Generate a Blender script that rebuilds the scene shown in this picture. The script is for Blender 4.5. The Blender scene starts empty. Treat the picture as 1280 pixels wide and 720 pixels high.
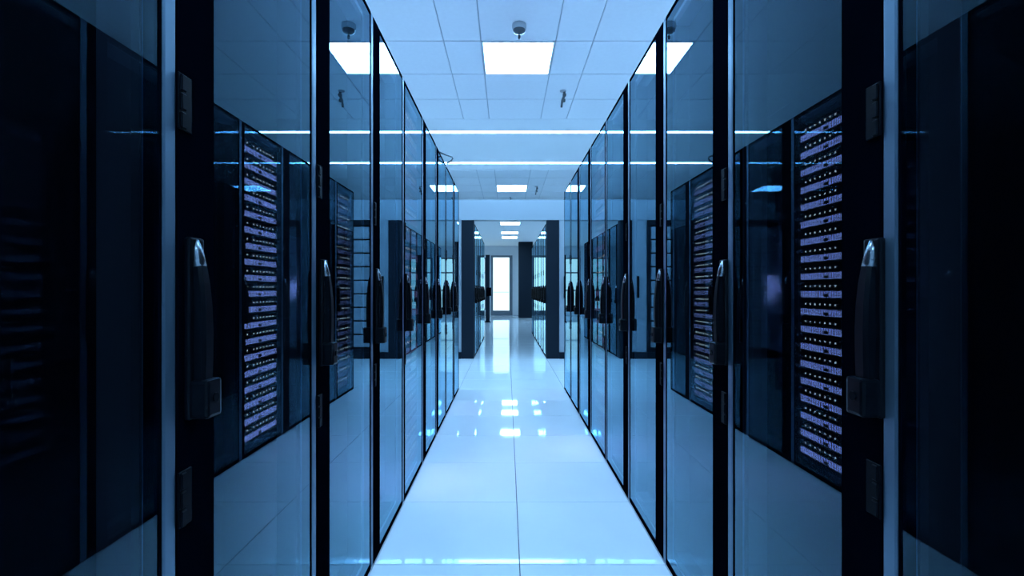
import bpy, bmesh, math, random
from mathutils import Vector, Matrix
random.seed(7)
scene = bpy.context.scene
C = scene.collection

# ------------------------------------------------------------------ camera
F_PX = 615.0
EYE = 1.126
cam_d = bpy.data.cameras.new('camera')
cam_d.sensor_width = 36.0
cam_d.lens = 36.0 * F_PX / 1280.0
cam_d.shift_x = 6.0 / 1280.0
cam_d.shift_y = 3.0 / 1280.0
cam_d.clip_start = 0.02
cam = bpy.data.objects.new('camera', cam_d)
C.objects.link(cam)
cam.location = (0, 0, EYE)
cam.rotation_euler = (math.pi / 2, 0, 0)
scene.camera = cam

# ------------------------------------------------------------------ world, exposure
w = bpy.data.worlds.new('world')
scene.world = w
w.use_nodes = True
w.node_tree.nodes['Background'].inputs[0].default_value = (0.10, 0.22, 0.40, 1)
w.node_tree.nodes['Background'].inputs[1].default_value = 0.3
scene.view_settings.view_transform = 'Standard'
scene.view_settings.look = 'None'
scene.view_settings.gamma = 1.0
scene.view_settings.exposure = 1.5
scene.view_settings.use_curve_mapping = False
LIGHT_COL = (0.30, 0.62, 1.0)
LIGHT_STR = 16.0
STRIP_STR = 14.0
DAY_STR = 0.75

# ------------------------------------------------------------------ dimensions
AL, AR = -0.549, 0.651          # rack front planes left and right of the aisle
CEIL = 3.126
RACK_H = 2.25
PITCH = 0.6
XW, Y0, Y1 = 4.0, -2.4, 22.2    # room half width, front wall, back wall

# ------------------------------------------------------------------ materials
def nt(name):
    m = bpy.data.materials.new(name)
    m.use_nodes = True
    t = m.node_tree
    return m, t, t.nodes['Principled BSDF']

def pbr(name, col, rough=0.5, metal=0.0, spec=0.5, noise=0.0, scale=8.0, emit=None, estr=0.0, coat=0.0, bump=0.0, bscale=120.0):
    m, t, b = nt(name)
    b.inputs['Base Color'].default_value = (*col, 1)
    b.inputs['Roughness'].default_value = rough
    b.inputs['Metallic'].default_value = metal
    b.inputs['Specular IOR Level'].default_value = spec
    b.inputs['Coat Weight'].default_value = coat
    b.inputs['Coat Roughness'].default_value = 0.03
    if emit:
        b.inputs['Emission Color'].default_value = (*emit, 1)
        b.inputs['Emission Strength'].default_value = estr
    tc = t.nodes.new('ShaderNodeTexCoord')
    if noise > 0:
        n = t.nodes.new('ShaderNodeTexNoise')
        n.inputs['Scale'].default_value = scale
        n.inputs['Detail'].default_value = 3
        t.links.new(tc.outputs['Object'], n.inputs['Vector'])
        r = t.nodes.new('ShaderNodeValToRGB')
        r.color_ramp.elements[0].position = 0.3
        r.color_ramp.elements[1].position = 0.7
        r.color_ramp.elements[0].color = (*[c * (1 - noise) for c in col], 1)
        r.color_ramp.elements[1].color = (*[min(1, c * (1 + noise)) for c in col], 1)
        t.links.new(n.outputs['Fac'], r.inputs['Fac'])
        t.links.new(r.outputs['Color'], b.inputs['Base Color'])
    if bump > 0:
        n2 = t.nodes.new('ShaderNodeTexNoise')
        n2.inputs['Scale'].default_value = bscale
        t.links.new(tc.outputs['Object'], n2.inputs['Vector'])
        bp = t.nodes.new('ShaderNodeBump')
        bp.inputs['Strength'].default_value = bump
        bp.inputs['Distance'].default_value = 0.002
        t.links.new(n2.outputs['Fac'], bp.inputs['Height'])
        t.links.new(bp.outputs['Normal'], b.inputs['Normal'])
    return m

def emitter(name, col, strength):
    m = bpy.data.materials.new(name)
    m.use_nodes = True
    t = m.node_tree
    t.nodes.clear()
    o = t.nodes.new('ShaderNodeOutputMaterial')
    e = t.nodes.new('ShaderNodeEmission')
    e.inputs[0].default_value = (*col, 1)
    e.inputs[1].default_value = strength
    t.links.new(e.outputs[0], o.inputs[0])
    return m

def glass(name, tint, f0=0.045, refl=(0.92, 0.97, 1.0)):
    """flat architectural glass: tinted straight-through transmission plus Fresnel mirror reflection"""
    m = bpy.data.materials.new(name)
    m.use_nodes = True
    t = m.node_tree
    t.nodes.clear()
    L = t.links.new
    o = t.nodes.new('ShaderNodeOutputMaterial')
    g = t.nodes.new('ShaderNodeNewGeometry')
    d = t.nodes.new('ShaderNodeVectorMath'); d.operation = 'DOT_PRODUCT'
    L(g.outputs['Normal'], d.inputs[0]); L(g.outputs['Incoming'], d.inputs[1])
    a = t.nodes.new('ShaderNodeMath'); a.operation = 'ABSOLUTE'; L(d.outputs['Value'], a.inputs[0])
    s = t.nodes.new('ShaderNodeMath'); s.operation = 'SUBTRACT'; s.inputs[0].default_value = 1.0; L(a.outputs[0], s.inputs[1])
    p = t.nodes.new('ShaderNodeMath'); p.operation = 'POWER'; p.inputs[1].default_value = 4.45; L(s.outputs[0], p.inputs[0])
    q = t.nodes.new('ShaderNodeMath'); q.operation = 'MULTIPLY_ADD'; q.inputs[1].default_value = 1 - f0; q.inputs[2].default_value = f0
    L(p.outputs[0], q.inputs[0])
    # both faces of the thin sheet: R = 2r / (1 + r), applied once where the ray enters
    n2 = t.nodes.new('ShaderNodeMath'); n2.operation = 'MULTIPLY'; n2.inputs[1].default_value = 2.0; L(q.outputs[0], n2.inputs[0])
    n1 = t.nodes.new('ShaderNodeMath'); n1.operation = 'ADD'; n1.inputs[1].default_value = 1.0; L(q.outputs[0], n1.inputs[0])
    dv = t.nodes.new('ShaderNodeMath'); dv.operation = 'DIVIDE'; L(n2.outputs[0], dv.inputs[0]); L(n1.outputs[0], dv.inputs[1])
    fb = t.nodes.new('ShaderNodeMath'); fb.operation = 'SUBTRACT'; fb.inputs[0].default_value = 1.0; L(g.outputs['Backfacing'], fb.inputs[1])
    q = t.nodes.new('ShaderNodeMath'); q.operation = 'MULTIPLY'; L(dv.outputs[0], q.inputs[0]); L(fb.outputs[0], q.inputs[1])
    tr = t.nodes.new('ShaderNodeBsdfTransparent'); tr.inputs[0].default_value = (*tint, 1)
    gl = t.nodes.new('ShaderNodeBsdfGlossy'); gl.inputs['Roughness'].default_value = 0.0
    gl.inputs['Color'].default_value = (*refl, 1)
    mx = t.nodes.new('ShaderNodeMixShader')
    L(q.outputs[0], mx.inputs[0]); L(tr.outputs[0], mx.inputs[1]); L(gl.outputs[0], mx.inputs[2]); L(mx.outputs[0], o.inputs[0])
    return m

M = {}
M['floor_base'] = pbr('floor_base', (0.10, 0.12, 0.14), 0.7)
M['floor_tile'] = pbr('floor_tile', (0.85, 0.88, 0.90), 0.035, noise=0.02, scale=3.0, spec=0.30)
M['wall'] = pbr('wall_paint', (0.82, 0.84, 0.86), 0.7, bump=0.1)
M['ceiling_base'] = pbr('ceiling_base', (0.52, 0.56, 0.60), 0.8)
M['ceiling_tile'] = pbr('ceiling_tile', (0.88, 0.90, 0.92), 0.75, noise=0.015, scale=30, bump=0.15, bscale=200)
M['ceiling_smooth'] = pbr('ceiling_smooth', (0.90, 0.92, 0.93), 0.45, noise=0.01, scale=2)
M['lamp_frame'] = pbr('lamp_frame', (0.75, 0.77, 0.80), 0.4)
M['lamp'] = emitter('lamp_diffuser', LIGHT_COL, LIGHT_STR)
M['strip'] = emitter('strip_diffuser', LIGHT_COL, STRIP_STR)
M['day'] = emitter('daylight_pane', (0.54, 0.82, 1.0), DAY_STR)
M['day_dim'] = emitter('daylight_pane_window', (0.55, 0.85, 0.95), DAY_STR * 0.6)
M['black'] = pbr('black_powder_coat', (0.0007, 0.0014, 0.0035), 0.6, spec=0.0)
M['black_matte'] = pbr('black_matte_interior', (0.003, 0.004, 0.006), 0.8, spec=0.1)
M['rack_shell'] = pbr('rack_shell_grey', (0.05, 0.055, 0.065), 0.5)
M['rack_top'] = pbr('rack_top_light_grey', (0.55, 0.57, 0.60), 0.5)  # unseen tops kept light to bounce lamp light onto the ceiling
M['alu'] = pbr('anodised_aluminium', (0.15, 0.23, 0.31), 0.45, metal=0.8)
M['handle'] = pbr('black_handle_plastic', (0.002, 0.003, 0.005), 0.3, spec=0.10)
M['hinge'] = pbr('hinge_black', (0.0016, 0.0028, 0.005), 0.45, spec=0.04)
M['handle_cap'] = pbr('polished_handle_cap', (0.20, 0.22, 0.25), 0.22, metal=0.85)
M['glass'] = glass('tinted_door_glass', (0.60, 0.64, 0.70), 0.016, (0.50, 0.82, 1.0))
M['clear_glass'] = glass('clear_glass', (0.85, 0.93, 0.95), 0.045)
M['server'] = pbr('server_chassis_black', (0.015, 0.015, 0.02), 0.4)
M['bezel'] = pbr('server_bezel_lit', (0.30, 0.30, 0.40), 0.35, emit=(0.58, 0.52, 1.0), estr=4.6)
M['bezel_dim'] = pbr('server_bezel_dim', (0.25, 0.25, 0.34), 0.35, emit=(0.50, 0.46, 0.85), estr=2.6)
M['led'] = emitter('indicator_led', (1.0, 0.80, 0.66), 5.0)
M['tag'] = pbr('server_tag', (0.5, 0.5, 0.6), 0.4, emit=(0.75, 0.70, 1.0), estr=3.0)
M['partition_white'] = pbr('partition_white', (0.29, 0.33, 0.37), 0.4)
M['partition_dark'] = pbr('partition_dark', (0.004, 0.010, 0.018), 0.55, spec=0.15)
M['louvre'] = pbr('louvre_grey', (0.30, 0.34, 0.38), 0.4)
M['steel'] = pbr('dark_steel', (0.10, 0.11, 0.12), 0.35, metal=0.7)
M['detector'] = pbr('detector_grey', (0.42, 0.45, 0.48), 0.45)
M['sill'] = pbr('door_frame_grey', (0.16, 0.19, 0.22), 0.45)

# ------------------------------------------------------------------ mesh helpers
def box(bm, x0, x1, y0, y1, z0, z1, bev=0.0, seg=2):
    if x0 > x1: x0, x1 = x1, x0
    vs = [bm.verts.new((x, y, z)) for x in (x0, x1) for y in (y0, y1) for z in (z0, z1)]
    fs = [(0, 1, 3, 2), (4, 6, 7, 5), (0, 4, 5, 1), (2, 3, 7, 6), (0, 2, 6, 4), (1, 5, 7, 3)]
    faces = [bm.faces.new([vs[i] for i in f]) for f in fs]
    if bev > 0:
        es = set(e for f in faces for e in f.edges)
        bmesh.ops.bevel(bm, geom=list(es), offset=bev, segments=seg, affect='EDGES', profile=0.6)

def to_mesh(name, bm, mat, smooth=False):
    bmesh.ops.recalc_face_normals(bm, faces=bm.faces)
    me = bpy.data.meshes.new(name)
    bm.to_mesh(me); bm.free()
    mats = mat if isinstance(mat, (list, tuple)) else [mat]
    for m in mats:
        me.materials.append(M[m])
    if smooth:
        for p in me.polygons: p.use_smooth = True
    return me

def obj(name, me, parent=None, loc=(0, 0, 0)):
    o = bpy.data.objects.new(name, me)
    C.objects.link(o)
    o.parent = parent
    o.location = loc
    return o

def mk(name, fn, mat, parent=None, loc=(0, 0, 0), smooth=False):
    bm = bmesh.new(); fn(bm)
    return obj(name, to_mesh(name, bm, mat, smooth), parent, loc)

def bxo(name, dims, mat, parent=None, loc=(0, 0, 0), bev=0.0):
    return mk(name, lambda bm: box(bm, *dims, bev=bev), mat, parent, loc)

def empty(name, loc):
    o = bpy.data.objects.new(name, None)
    C.objects.link(o); o.location = loc; o.empty_display_size = 0.1
    return o

def tag(o, label=None, cat=None, group=None, kind=None):
    if label: o['label'] = label
    if cat: o['category'] = cat
    if group: o['group'] = group
    if kind: o['kind'] = kind
    return o

def lathe(bm, prof, n=20):
    rings = []
    for r, z in prof:
        rings.append([bm.verts.new((r * math.cos(2 * math.pi * i / n), r * math.sin(2 * math.pi * i / n), z)) for i in range(n)])
    for a, b in zip(rings, rings[1:]):
        for i in range(n):
            bm.faces.new((a[i], a[(i + 1) % n], b[(i + 1) % n], b[i]))
    bm.faces.new(rings[0]); bm.faces.new(rings[-1])

def tube(bm, pts, r, n=8):
    pts = [Vector(p) for p in pts]
    rings = []
    for i, p in enumerate(pts):
        t = (pts[min(i + 1, len(pts) - 1)] - pts[max(i - 1, 0)]).normalized()
        u = t.orthogonal().normalized() if i == 0 else (u - t * u.dot(t)).normalized()
        v = t.cross(u)
        rings.append([bm.verts.new(p + r * (math.cos(2 * math.pi * k / n) * u + math.sin(2 * math.pi * k / n) * v)) for k in range(n)])
    for a, b in zip(rings, rings[1:]):
        for k in range(n):
            bm.faces.new((a[k], a[(k + 1) % n], b[(k + 1) % n], b[k]))
    bm.faces.new(rings[0]); bm.faces.new(rings[-1])

def copy_tree(o, parent=None):
    c = o.copy(); C.objects.link(c); c.parent = parent
    for ch in list(o.children):
        copy_tree(ch, c)
    return c

# ------------------------------------------------------------------ room shell
floor = bxo('floor', (-XW, XW, Y0, Y1, -0.10, -0.02), 'floor_base')
tag(floor, 'glossy white raised floor of square tiles running down the aisle', kind='structure')
MID = (AL + AR) / 2
JOINT = 2.02
tile_me = None
def floor_tile(ix, iy):
    global tile_me
    if tile_me is None:
        bm = bmesh.new(); box(bm, 0.0019, 0.5981, 0.0019, 0.5981, -0.02, 0.0, bev=0.0012, seg=1)
        tile_me = to_mesh('floor_tile', bm, 'floor_tile')
    obj('floor_tile', tile_me, floor, (MID + ix * 0.6, JOINT + iy * 0.6, 0))
for iy in range(-6, 33):
    for ix in (-1, 0):
        floor_tile(ix, iy)
for iy in range(6, 11):                       # the cross aisle between the two rack blocks
    for ix in list(range(-6, -1)) + list(range(1, 6)):
        floor_tile(ix, iy)
# plain raised floor under and behind the racks
def under(bm):
    for x0, x1 in ((-XW, MID - 0.6), (MID + 0.6, XW)):
        box(bm, x0, x1, Y0, JOINT + 3.6, -0.02, -0.001)
        box(bm, x0, x1, JOINT + 6.6, Y1, -0.02, -0.001)
mk('floor_under_racks', under, 'floor_tile', floor)

ceiling = bxo('ceiling', (-XW, XW, Y0, Y1, CEIL + 0.012, CEIL + 0.10), 'ceiling_base')
tag(ceiling, 'white suspended ceiling of square tiles with narrow strips', kind='structure')
LX0, LX1 = -0.21, 0.39                          # the lamp column
cols = [(LX0, LX1), (LX0 - 0.3, LX0), (LX1, LX1 + 0.3)]
for k in range(6):
    cols.append((LX0 - 0.3 - 0.6 * (k + 1), max(-XW, LX0 - 0.3 - 0.6 * k)))
    cols.append((LX1 + 0.3 + 0.6 * k, min(XW, LX1 + 0.3 + 0.6 * (k + 1))))
cols = [(max(a, -XW), min(b, XW)) for a, b in cols if b - a > 0.1 and a < XW and b > -XW]
cmesh = {}
def ceil_tile(x0, x1, y0, y1):
    key = (round(x1 - x0, 3), round(y1 - y0, 3))
    if key not in cmesh:
        bm = bmesh.new(); box(bm, 0.004, key[0] - 0.004, 0.009, key[1] - 0.009, 0, 0.0115, bev=0.002, seg=1)
        cmesh[key] = to_mesh('ceiling_tile', bm, 'ceiling_tile')
    obj('ceiling_tile', cmesh[key], ceiling, (x0, y0, CEIL))
GRID0 = 3.95
fill_rows = [-1.45, 0.95, 3.35, 9.35]
def is_lamp(a, b, y):
    if (a, b) == (LX0, LX1): return any(abs(y - r) < 0.05 for r in lamp_rows)
    if abs(a - (LX0 - 2.7)) < 0.01 or abs(a - (LX1 + 2.1)) < 0.01: return any(abs(y - r) < 0.05 for r in fill_rows)
    return False
lamp_rows = [-0.85, 1.55, 3.95, 9.35, 14.4, 16.8, 18.3]
for i in range(-10, 3):
    y = GRID0 + 0.6 * i
    for a, b in cols:
        if is_lamp(a, b, y): continue
        ceil_tile(a, b, y, y + 0.6)
YS = GRID0 + 1.8                                # smooth plaster field with the two light strips
strips = [(6.16, 6.27), (7.66, 7.78)]
ys = [YS, strips[0][0], strips[0][1], strips[1][0], strips[1][1], 8.15]
for a, b in ((ys[0], ys[1]), (ys[2], ys[3]), (ys[4], ys[5])):
    bxo('ceiling_panel', (-XW, XW, a, b, CEIL, CEIL + 0.012), 'ceiling_smooth', ceiling)
for i in range(6):
    y = 8.15 + 0.6 * i
    for a, b in cols:
        if is_lamp(a, b, y): continue
        ceil_tile(a, b, y, y + 0.6)
def far_ceiling(bm):
    y = 8.15 + 3.6
    segs = [(y, 14.4), (15.0, 16.8), (17.4, 18.3), (18.9, Y1)]
    for a, b in segs: box(bm, LX0, LX1, a, b, CEIL, CEIL + 0.012)
    box(bm, -XW, LX0, y, Y1, CEIL, CEIL + 0.012); box(bm, LX1, XW, y, Y1, CEIL, CEIL + 0.012)
tag(mk('far_ceiling_field', far_ceiling, 'ceiling_tile', ceiling), kind='stuff')

def wall(name, dims, label):
    return tag(bxo(name, dims, 'wall'), label, kind='structure')
wall('wall_left', (-XW - 0.1, -XW, Y0, Y1, -0.1, CEIL + 0.1), 'plain white wall behind the left racks')
wall('wall_right', (XW, XW + 0.1, Y0, Y1, -0.1, CEIL + 0.1), 'plain white wall behind the right racks')
wall('wall_front', (-XW, XW, Y0 - 0.1, Y0, -0.1, CEIL + 0.1), 'plain white wall behind the viewer')

# back wall with a glazed door and two windows cut into it
DX0, DX1, DZ1 = -0.735, 0.235, 2.70
WINS = [(-2.0, -0.95, 0.25, 2.6), (1.15, 2.2, 0.25, 2.6)]
def back(bm):
    xs = [(-XW, WINS[0][0], 0, CEIL), (WINS[0][1], DX0, 0, CEIL), (DX1, WINS[1][0], 0, CEIL), (WINS[1][1], XW, 0, CEIL), (DX0, DX1, DZ1, CEIL)]
    for x0, x1, z0, z1 in WINS:
        xs += [(x0, x1, 0, z0), (x0, x1, z1, CEIL)]
    for x0, x1, z0, z1 in xs: box(bm, x0, x1, Y1, Y1 + 0.15, z0, z1)
tag(mk('wall_back', back, 'wall'), 'pale end wall around the bright glazed door', kind='structure')
d1 = tag(empty('door_1', ((DX0 + DX1) / 2, Y1, 0)), 'bright glazed door at the far end of the aisle', kind='structure')
def dframe(bm):
    hw = (DX1 - DX0) / 2
    box(bm, -hw, -hw + 0.10, -0.04, 0.08, 0, DZ1); box(bm, hw - 0.14, hw, -0.04, 0.08, 0, DZ1)
    box(bm, -hw, hw, -0.039, 0.079, DZ1 - 0.09, DZ1); box(bm, -hw, hw, -0.039, 0.079, 0, 0.22)
mk('door_frame', dframe, 'sill', d1)
bxo('door_pane', (-(DX1 - DX0) / 2 + 0.09, (DX1 - DX0) / 2 - 0.13, 0.02, 0.03, 0.2, DZ1 - 0.08), 'day', d1)
mk('push_bar', lambda bm: tube(bm, [(-0.36, -0.035, 1.05), (-0.36, -0.09, 1.05), (0.32, -0.09, 1.05), (0.32, -0.035, 1.05)], 0.012), 'alu', d1)
for i, (x0, x1, z0, z1) in enumerate(WINS):
    wd = tag(empty('window_%d' % (i + 1), ((x0 + x1) / 2, Y1, z0)), ['daylit window left of the far glazed door', 'daylit window right of the far glazed door'][i], kind='structure')
    hw, h = (x1 - x0) / 2, z1 - z0
    def wf(bm):
        for a, b in ((-hw, -hw + 0.06), (hw - 0.06, hw)): box(bm, a, b, -0.03, 0.08, 0, h)
        for z in (0, h * 0.36, h * 0.7, h - 0.06): box(bm, -hw, hw, -0.029, 0.079, z, z + 0.06)
    mk('window_frame', wf, 'sill', wd)
    bxo('window_pane', (-hw + 0.05, hw - 0.05, 0.02, 0.03, 0.05, h - 0.05), 'day_dim', wd)

# partition with header across the hall where the second rack block begins
PY = 8.1
hd = tag(bxo('wall_header', (-XW, XW, PY, PY + 0.14, 2.285, 2.62), 'partition_white'), 'pale header beam across the hall above the far racks', kind='structure')
def partition(side, s, a):
    r = tag(empty('wall_partition_' + side, (a, PY, 0)), 'white partition with dark corner post beside the far aisle opening, ' + side + ' side', kind='structure')
    bxo('corner_post', (0, s * 0.205, 0, 0.14, 0.0, 2.285), 'partition_dark', r, bev=0.004)
    wp = bxo('white_panel', (s * 0.207, s * 0.445, 0.01, 0.13, 0.11, 2.285), 'partition_white', r, bev=0.003)
    mk('pull_handle', lambda bm: (box(bm, s * 0.28, s * 0.315, -0.03, 0.012, 1.0, 1.36, bev=0.008),), 'handle', wp)
    W0, W1 = 0.447, 1.35
    fr = mk('louvre_frame', lambda bm: (box(bm, s * W0, s * (W0 + 0.06), 0, 0.13, 0.11, 2.285), box(bm, s * (W1 - 0.06), s * W1, 0, 0.13, 0.11, 2.285),
        box(bm, s * (W0 + 0.06), s * (W1 - 0.06), 0, 0.13, 0.11, 0.17), box(bm, s * (W0 + 0.06), s * (W1 - 0.06), 0, 0.13, 2.2, 2.285),
        box(bm, s * (W0 + 0.06), s * (W1 - 0.06), 0.08, 0.12, 0.17, 2.2)), 'partition_dark', r)
    bm = bmesh.new(); box(bm, s * (W0 + 0.07), s * (W1 - 0.07), 0.01, 0.06, 0, 0.20, bev=0.01, seg=1)
    sm = to_mesh('louvre_slat', bm, 'louvre')
    for k in range(9): obj('louvre_slat', sm, fr, (0, 0, 0.185 + 0.224 * k))
    bxo('white_panel', (s * (W1 + 0.002), s * (XW - abs(a)), 0.01, 0.13, 0.11, 2.285), 'partition_white', r, bev=0.003)
    bxo('kick_plate', (s * 0.207, s * (XW - abs(a)), -0.012, 0.13, 0.0, 0.108), 'partition_dark', r)
partition('left', -1, AL)
partition('right', 1, AR)

# dark pillar and post far down the aisle
tag(bxo('wall_pillar', (0.47, 1.05, 20.2, 20.9, 0, CEIL), 'partition_dark', bev=0.01), 'dark square pillar right of the far glazed door', kind='structure')

# ------------------------------------------------------------------ ceiling lamps
ORD = ['first', 'second', 'third', 'fourth', 'fifth', 'sixth', 'seventh', 'eighth', 'ninth', 'tenth', 'eleventh', 'twelfth', 'thirteenth', 'fourteenth',
       'fifteenth', 'sixteenth', 'seventeenth', 'eighteenth', 'nineteenth', 'twentieth']
def ceiling_lamp(y, label, x=(LX0 + LX1) / 2):
    r = tag(empty('ceiling_lamp', (x, y + 0.3, CEIL)), label, 'ceiling lamp', 'square ceiling lamps above the aisle')
    def fr(bm):
        for a in (-1, 1):
            box(bm, a * 0.297, a * 0.283, -0.297, 0.297, -0.004, 0.012)
            box(bm, -0.283, 0.283, min(a * 0.297, a * 0.283), max(a * 0.297, a * 0.283), -0.004, 0.012)
    mk('lamp_frame', fr, 'lamp_frame', r)
    bxo('diffuser', (-0.283, 0.283, -0.283, 0.283, 0.000, 0.010), 'lamp', r)
LL = ['added fill lamp above and behind the viewer, out of view', 'added fill lamp above the aisle just ahead of the viewer, out of view', 'largest square ceiling lamp, above the near aisle between the rack rows', 'square ceiling lamp just above the pale header beam',  # first two are unseen lamps added to brighten the near aisle
      'upper of the small square lamps beyond the header beam', 'middle of the small square lamps beyond the header beam', 'lowest of the small square lamps, nearest the far door']
assert len(LL) == len(lamp_rows)
for y, l in zip(lamp_rows, LL): ceiling_lamp(y, l)
# unseen lamps added above the service aisles so bounced light brightens the hall
SIDE = [(LX0 - 0.3 - 0.6 * 4, LX0 - 0.3 - 0.6 * 3), (LX1 + 0.3 + 0.6 * 3, LX1 + 0.3 + 0.6 * 4)]
for (a, b), sd_ in zip(SIDE, ('left', 'right')):
    for i, y in enumerate(fill_rows):
        ceiling_lamp(y, '%s added fill lamp, out of view, above the service aisle behind the %s racks' % (ORD[i], sd_), (a + b) / 2)
SL = ['upper of the two thin light strips crossing the ceiling', 'lower of the two thin light strips crossing the ceiling']
for (a, b), l in zip(strips, SL):
    r = tag(empty('light_strip', (0, (a + b) / 2, CEIL)), l, 'strip light', 'thin light strips across the ceiling')
    h = (b - a) / 2
    mk('strip_housing', lambda bm: (box(bm, -XW + 0.02, XW - 0.02, -h + 0.001, -h + 0.014, -0.003, 0.011), box(bm, -XW + 0.02, XW - 0.02, h - 0.014, h - 0.001, -0.003, 0.011)), 'lamp_frame', r)
    bxo('diffuser', (-XW + 0.02, XW - 0.02, -h + 0.014, h - 0.014, 0.001, 0.010), 'strip', r)

# ------------------------------------------------------------------ racks
LOCAL = {}
def handle_profile():
    """lever centre line (p, z): rises from the lock block and curves back to the plate"""
    pts = [(0.0235, 0.05), (0.0255, 0.10), (0.0260, 0.15), (0.0245, 0.195), (0.0210, 0.232), (0.0165, 0.262), (0.0110, 0.288), (0.0050, 0.306)]
    return pts

def sweep(bm, s, pts, yc, wid, th):
    """rounded rectangular section swept along (p, z) points; wid across y"""
    rings = []
    n = len(pts)
    for i, (p, z) in enumerate(pts):
        a = pts[max(i - 1, 0)]; b = pts[min(i + 1, n - 1)]
        t = Vector((b[0] - a[0], b[1] - a[1])).normalized()
        nn = Vector((t.y, -t.x))
        w2 = wid[i] / 2 if isinstance(wid, (list, tuple)) else wid / 2
        sec = []
        for u, v in ((-1, -0.35), (-0.55, -0.5), (0.55, -0.5), (1, -0.35), (1, 0.2), (0.6, 0.5), (-0.6, 0.5), (-1, 0.2)):
            q = nn * (v * th)
            sec.append(bm.verts.new((s * (p + q.x), yc + u * w2, z + q.y)))
        rings.append(sec)
    for a, b in zip(rings, rings[1:]):
        for k in range(8):
            bm.faces.new((a[k], a[(k + 1) % 8], b[(k + 1) % 8], b[k]))
    bm.faces.new(rings[0]); bm.faces.new(rings[-1])

def web(bm, s, HY):
    # solid core of the handle between mounting plate and lever
    prof = [(0.004, 0.02), (0.024, 0.02), (0.027, 0.10), (0.026, 0.19), (0.017, 0.258), (0.010, 0.286), (0.004, 0.302)]
    a = [bm.verts.new((s * p, HY - 0.011, z)) for p, z in prof]
    b = [bm.verts.new((s * p, HY + 0.011, z)) for p, z in prof]
    bm.faces.new(a); bm.faces.new(b)
    for i in range(len(prof)):
        j = (i + 1) % len(prof)
        bm.faces.new((a[i], a[j], b[j], b[i]))
def make_rack(s, servers=False, name='server_rack'):
    """local frame: origin at the front near corner on the floor, s*x points into the aisle, y runs along the row"""
    r = empty(name, (0, 0, 0))
    st = 0.062 if servers else 0.138
    HY = 0.070 if s > 0 else 0.044        # handle centre along the rack
    bk = -0.03
    def carcass(bm):
        box(bm, s * -0.90, s * -0.036, 0.001, 0.018, 0.03, 2.235)
        box(bm, s * -0.90, s * -0.036, 0.582, 0.599, 0.03, 2.235)
        box(bm, s * -0.90, s * -0.036, 0.018, 0.582, 0.03, 0.06)
        box(bm, s * -0.90, s * -0.88, 0.018, 0.582, 0.06, 2.22)
    mk('carcass', carcass, 'rack_shell', r)
    bxo('top_panel', (s * -0.90, s * -0.036, 0.018, 0.582, 2.205, 2.235), 'rack_top', r)
    bxo('plinth', (s * -0.88, s * -0.05, 0.004, 0.596, 0.0, 0.03), 'black_matte', r)
    bxo('edge_profile', (s * -0.036, s * 0.0, 0.001, 0.034, 0.004, RACK_H), 'alu', r, bev=0.006)
    def frame(bm):
        box(bm, s * -0.018, s * 0.001, 0.0355, st, 0.004, RACK_H - 0.002, bev=0.003)
        box(bm, s * -0.026, s * 0.0, st, 0.594, RACK_H - 0.016, RACK_H - 0.002)
        box(bm, s * -0.026, s * 0.0, st, 0.594, 0.004, 0.026)
        box(bm, s * -0.026, s * 0.0, 0.594, 0.5985, 0.004, RACK_H - 0.002)
    door = mk('door', frame, 'black', r)
    bxo('glass_pane', (s * -0.009, s * -0.002, st - 0.004, 0.596, 0.024, RACK_H - 0.014), 'glass', door)
    def hinge(bm):
        box(bm, s * 0.0005, s * 0.004, 0.034, 0.068, -0.047, 0.047, bev=0.001, seg=1)
        for z in (-0.046, -0.0145, 0.017):
            box(bm, s * 0.0035, s * 0.008, 0.036, 0.050, z, z + 0.028, bev=0.002, seg=1)
    bm = bmesh.new(); hinge(bm); hm = to_mesh('hinge', bm, 'hinge', False)
    for z in (1.443, 0.775):
        obj('hinge', hm, door, (0, 0, z))
    # swing handle
    h = mk('handle', lambda bm: (box(bm, s * 0.001, s * 0.012, HY - 0.020, HY + 0.020, 0.0, 0.312, bev=0.004),
                                 sweep(bm, s, handle_profile()[:6], HY, [0.032, 0.033, 0.033, 0.031, 0.028, 0.024], 0.016), web(bm, s, HY)), 'handle', r, (0, 0, 0.905))
    mk('handle_cap', lambda bm: sweep(bm, s, handle_profile()[5:], HY, [0.024, 0.019, 0.011], 0.016), 'handle_cap', h, smooth=True)
    def lock(bm):
        box(bm, s * 0.010, s * 0.043, HY - 0.021, HY + 0.021, 0.002, 0.068, bev=0.006)
    mk('lock_block', lock, 'handle', h)
    mk('lock_cylinder', lambda bm: tube(bm, [(s * 0.040, HY, 0.036), (s * 0.0455, HY, 0.036)], 0.008, 12), 'hinge', h)
    if not servers:
        bxo('blanking_panel', (s * -0.10, s * -0.09, 0.018, 0.582, 0.06, 2.205), 'black_matte', r)
    return r

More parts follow.
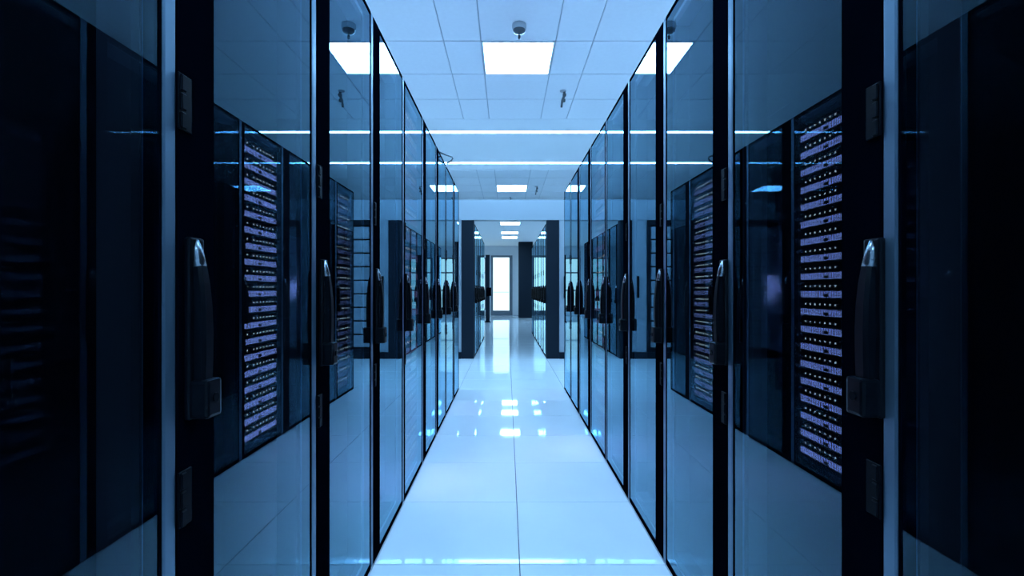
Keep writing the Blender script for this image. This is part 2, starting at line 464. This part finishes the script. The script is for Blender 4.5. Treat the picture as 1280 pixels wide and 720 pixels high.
protos = {}
def place_rack(s, a, b, label, group, servers=False):
    key = (s, servers)
    if key not in protos:
        protos[key] = make_rack(s, servers); o = protos[key]
    else:
        o = copy_tree(protos[key])
    o.location = (a, b, 0)
    return tag(o, label, 'server rack', group)
LEFT_SERVERS = {4: 1.0, 7: 0.6}
RIGHT_SERVERS = {5: 1.0, 8: 0.6}
LB = [0.183 + PITCH * k for k in range(9)]
RB = [0.22 + PITCH * k for k in range(9)]
near_left, near_right = [], []
for k, b in enumerate(LB):
    full = k in LEFT_SERVERS
    lab = '%s black rack with tinted glass door from the viewer, left row' % ORD[k]
    if k == 0: lab = 'nearest black rack with tinted glass door, cut off at left edge'
    if full: lab += ', full of servers'
    near_left.append(place_rack(1, AL, b, lab, 'glass-door racks of the left near row', full))
for k, b in enumerate(RB):
    full = k in RIGHT_SERVERS
    lab = '%s black rack with tinted glass door from the viewer, right row' % ORD[k]
    if k == 0: lab = 'nearest black rack with tinted glass door, cut off at right edge'
    if full: lab += ', full of servers'
    near_right.append(place_rack(-1, AR, b, lab, 'glass-door racks of the right near row', full))
for k in range(6):
    place_rack(1, AL, 8.25 + PITCH * k, '%s glass-door rack beyond the left partition post, far row' % ORD[k], 'glass-door racks of the left far row')
for k in range(8):
    place_rack(-1, AR, 8.25 + PITCH * k, '%s glass-door rack beyond the right partition post, far row' % ORD[k], 'glass-door racks of the right far row')

# violet lamp and catch panel added in two racks to imitate a faint glow
def glow_lamp(rack, s, y, z, energy):
    pl = bxo('glow_panel', (s * -0.089, s * -0.080, 0.03, 0.57, z - 0.45, z + 0.45), 'glow_grey', rack, bev=0.003)
    def cup(bm):
        box(bm, s * 0.010, s * 0.012, -0.022, 0.022, -0.022, 0.022)
        for q in (-1, 1):
            box(bm, s * -0.010, s * 0.010, min(q * 0.022, q * 0.020), max(q * 0.022, q * 0.020), -0.022, 0.022)
            box(bm, s * -0.010, s * 0.010, -0.020, 0.020, min(q * 0.022, q * 0.020), max(q * 0.022, q * 0.020))
    lp = mk('glow_lamp', cup, 'black_matte', rack, (s * -0.030, y, z))
    ld = bpy.data.lights.new('glow_lamp_light', 'POINT')
    ld.energy = energy; ld.color = (0.55, 0.5, 1.0); ld.shadow_soft_size = 0.005
    lo = bpy.data.objects.new('glow_lamp_light', ld); C.objects.link(lo)
    lo.parent = rack; lo.location = (s * -0.030, y, z)
M['glow_grey'] = pbr('glow_panel_grey', (0.32, 0.33, 0.36), 0.7, spec=0.1)
glow_lamp(near_left[5], 1, 0.42, 1.14, 3.0)
glow_lamp(near_right[6], -1, 0.40, 1.14, 1.2)

# ------------------------------------------------------------------ servers
LEDY = [0.100, 0.150] + [0.235 + 0.047 * i for i in range(7)]
def make_server(s, dim):
    r = empty('rack_server', (0, 0, 0))
    fp = -0.034
    y0, y1 = 0.040, 0.578
    bxo('chassis', (s * -0.70, s * (fp - 0.006), y0 + 0.01, y1 - 0.01, 0.002, 0.101), 'server', r)
    bxo('face_plate', (s * (fp - 0.006), s * fp, y0, y1, 0.052, 0.104), 'server', r, bev=0.001)
    def ribs(bm):  # fins added to block bezel and LED glow at grazing view
        y = y0 + 0.012
        while y < y1 - 0.01:
            box(bm, s * (fp + 0.0050), s * (fp + 0.0098), y, y + 0.0012, 0.005, 0.050)
            y += 0.0145
        for y in LEDY:
            box(bm, s * fp, s * (fp + 0.004), y - 0.0015, y, 0.068, 0.085)
    bz = mk('bezel', lambda bm: (box(bm, s * (fp - 0.006), s * (fp + 0.005), y0, y1, 0.004, 0.051, bev=0.003),), 'server', r)
    bxo('bezel_light', (s * (fp + 0.0045), s * (fp + 0.0056), y0 + 0.006, y1 - 0.006, 0.008, 0.047), 'bezel_dim' if dim else 'bezel', bz)
    def leds(bm):
        for y in LEDY:
            box(bm, s * (fp + 0.0001), s * (fp + 0.0008), y + 0.0075, y + 0.0185, 0.071, 0.082)
    tag(mk('indicator_lights', leds, 'led', r), kind='stuff')
    tag(mk('glow_guard_ribs', ribs, 'server', bz), kind='stuff')
    mk('latch', lambda bm: box(bm, s * (fp + 0.004), s * (fp + 0.012), 0.300, 0.335, 0.012, 0.030, bev=0.002, seg=1), 'server', bz)
    return r
sp = {}
def place_server(s, a, b, z, label, group, dim):
    key = (s, dim)
    if key not in sp:
        sp[key] = make_server(s, dim); o = sp[key]
    else:
        o = copy_tree(sp[key])
    o.location = (a, b, z)
    tag(o, label, 'server', group)
    return o
NS = 19
for s, a, bs, tab, side in ((1, AL, LB, LEFT_SERVERS, 'left'), (-1, AR, RB, RIGHT_SERVERS, 'right')):
    for k, lv in tab.items():
        for i in range(NS):
            nth = NS - 1 - i
            place_server(s, a, bs[k], 0.085 + 0.110 * i, '%s server from the top in the %s rack of the %s row' % (ORD[nth], ORD[k], side),
                         'servers in the %s rack of the %s row' % (ORD[k], side), lv < 1)

# ------------------------------------------------------------------ ceiling fittings and small things
sd = tag(empty('smoke_detector', (0.09, 3.70, CEIL)), 'grey round smoke detector on the ceiling in front of the large lamp', 'smoke detector')
mk('detector_body', lambda bm: lathe(bm, [(0.053, 0.0), (0.054, -0.018), (0.052, -0.034), (0.044, -0.046)]), 'detector', sd, smooth=True)
mk('detector_ring', lambda bm: lathe(bm, [(0.047, -0.042), (0.044, -0.056), (0.030, -0.062), (0.012, -0.064)]), 'steel', sd, smooth=True)
mk('detector_tip', lambda bm: lathe(bm, [(0.004, -0.062), (0.004, -0.078), (0.010, -0.084), (0.010, -0.105), (0.004, -0.112)], 12), 'steel', sd, smooth=True)
def sprinkler(loc, label, sc=1.0):
    r = tag(empty('ceiling_sprinkler', loc), label, 'sprinkler', 'sprinkler heads hanging from the ceiling')
    r.scale = (sc, sc, sc)
    mk('escutcheon', lambda bm: lathe(bm, [(0.032, 0.0), (0.032, -0.006), (0.018, -0.014)]), 'detector', r, smooth=True)
    mk('pipe', lambda bm: tube(bm, [(0.012, 0, -0.01), (0.012, 0, -0.05), (0.0, 0, -0.08), (-0.008, 0, -0.10)], 0.013, 10), 'steel', r, smooth=True)
    mk('bracket', lambda bm: box(bm, -0.004, 0.030, -0.014, 0.014, -0.055, -0.03, bev=0.004), 'steel', r)
    mk('nozzle', lambda bm: (tube(bm, [(-0.008, 0, -0.095), (-0.016, 0, -0.165)], 0.011, 10)), 'steel', r, smooth=True)
    mk('deflector', lambda bm: box(bm, 0.000, 0.022, -0.016, 0.016, -0.112, -0.085, bev=0.005), 'steel', r)
sprinkler((0.56, 4.93, CEIL), 'dark sprinkler head on the ceiling right of the large lamp')
sprinkler((0.56, 9.45, CEIL), 'small dark sprinkler head right of the lamp above the header')
sprinkler((0.07, 10.55, CEIL), 'tiny dark sprinkler head below the lamp above the header', 0.8)
# bent cable reaching over the top of a rack in the left row
mk_c = mk('bent_cable', lambda bm: tube(bm, [(-0.72, 4.30, 2.245), (-0.66, 4.32, 2.33), (-0.60, 4.34, 2.345), (-0.535, 4.36, 2.325), (-0.49, 4.38, 2.315), (-0.485, 4.38, 2.30), (-0.50, 4.38, 2.28), (-0.535, 4.38, 2.256)], 0.008), 'steel', None, (0, 0, 0), True)
tag(mk_c, 'dark bent cable sticking out over the top of the left rack row', 'cable')
# narrow dark cabinet end far down the left side
fp_ = tag(empty('equipment_post', (-0.69, 17.3, 0)), 'narrow dark upright post left of the far glazed door', 'post')
bxo('post_body', (-0.07, 0.07, 0, 0.14, 0.03, 2.36), 'partition_dark', fp_, bev=0.005)
bxo('post_foot', (-0.10, 0.10, -0.03, 0.17, 0.0, 0.03), 'black', fp_, bev=0.004)
bxo('lock_box', (-0.03, 0.125, -0.05, 0.10, 0.93, 1.23), 'black', fp_, bev=0.01)
bxo('post_cap', (-0.075, 0.075, -0.005, 0.145, 2.36, 2.375), 'black', fp_)
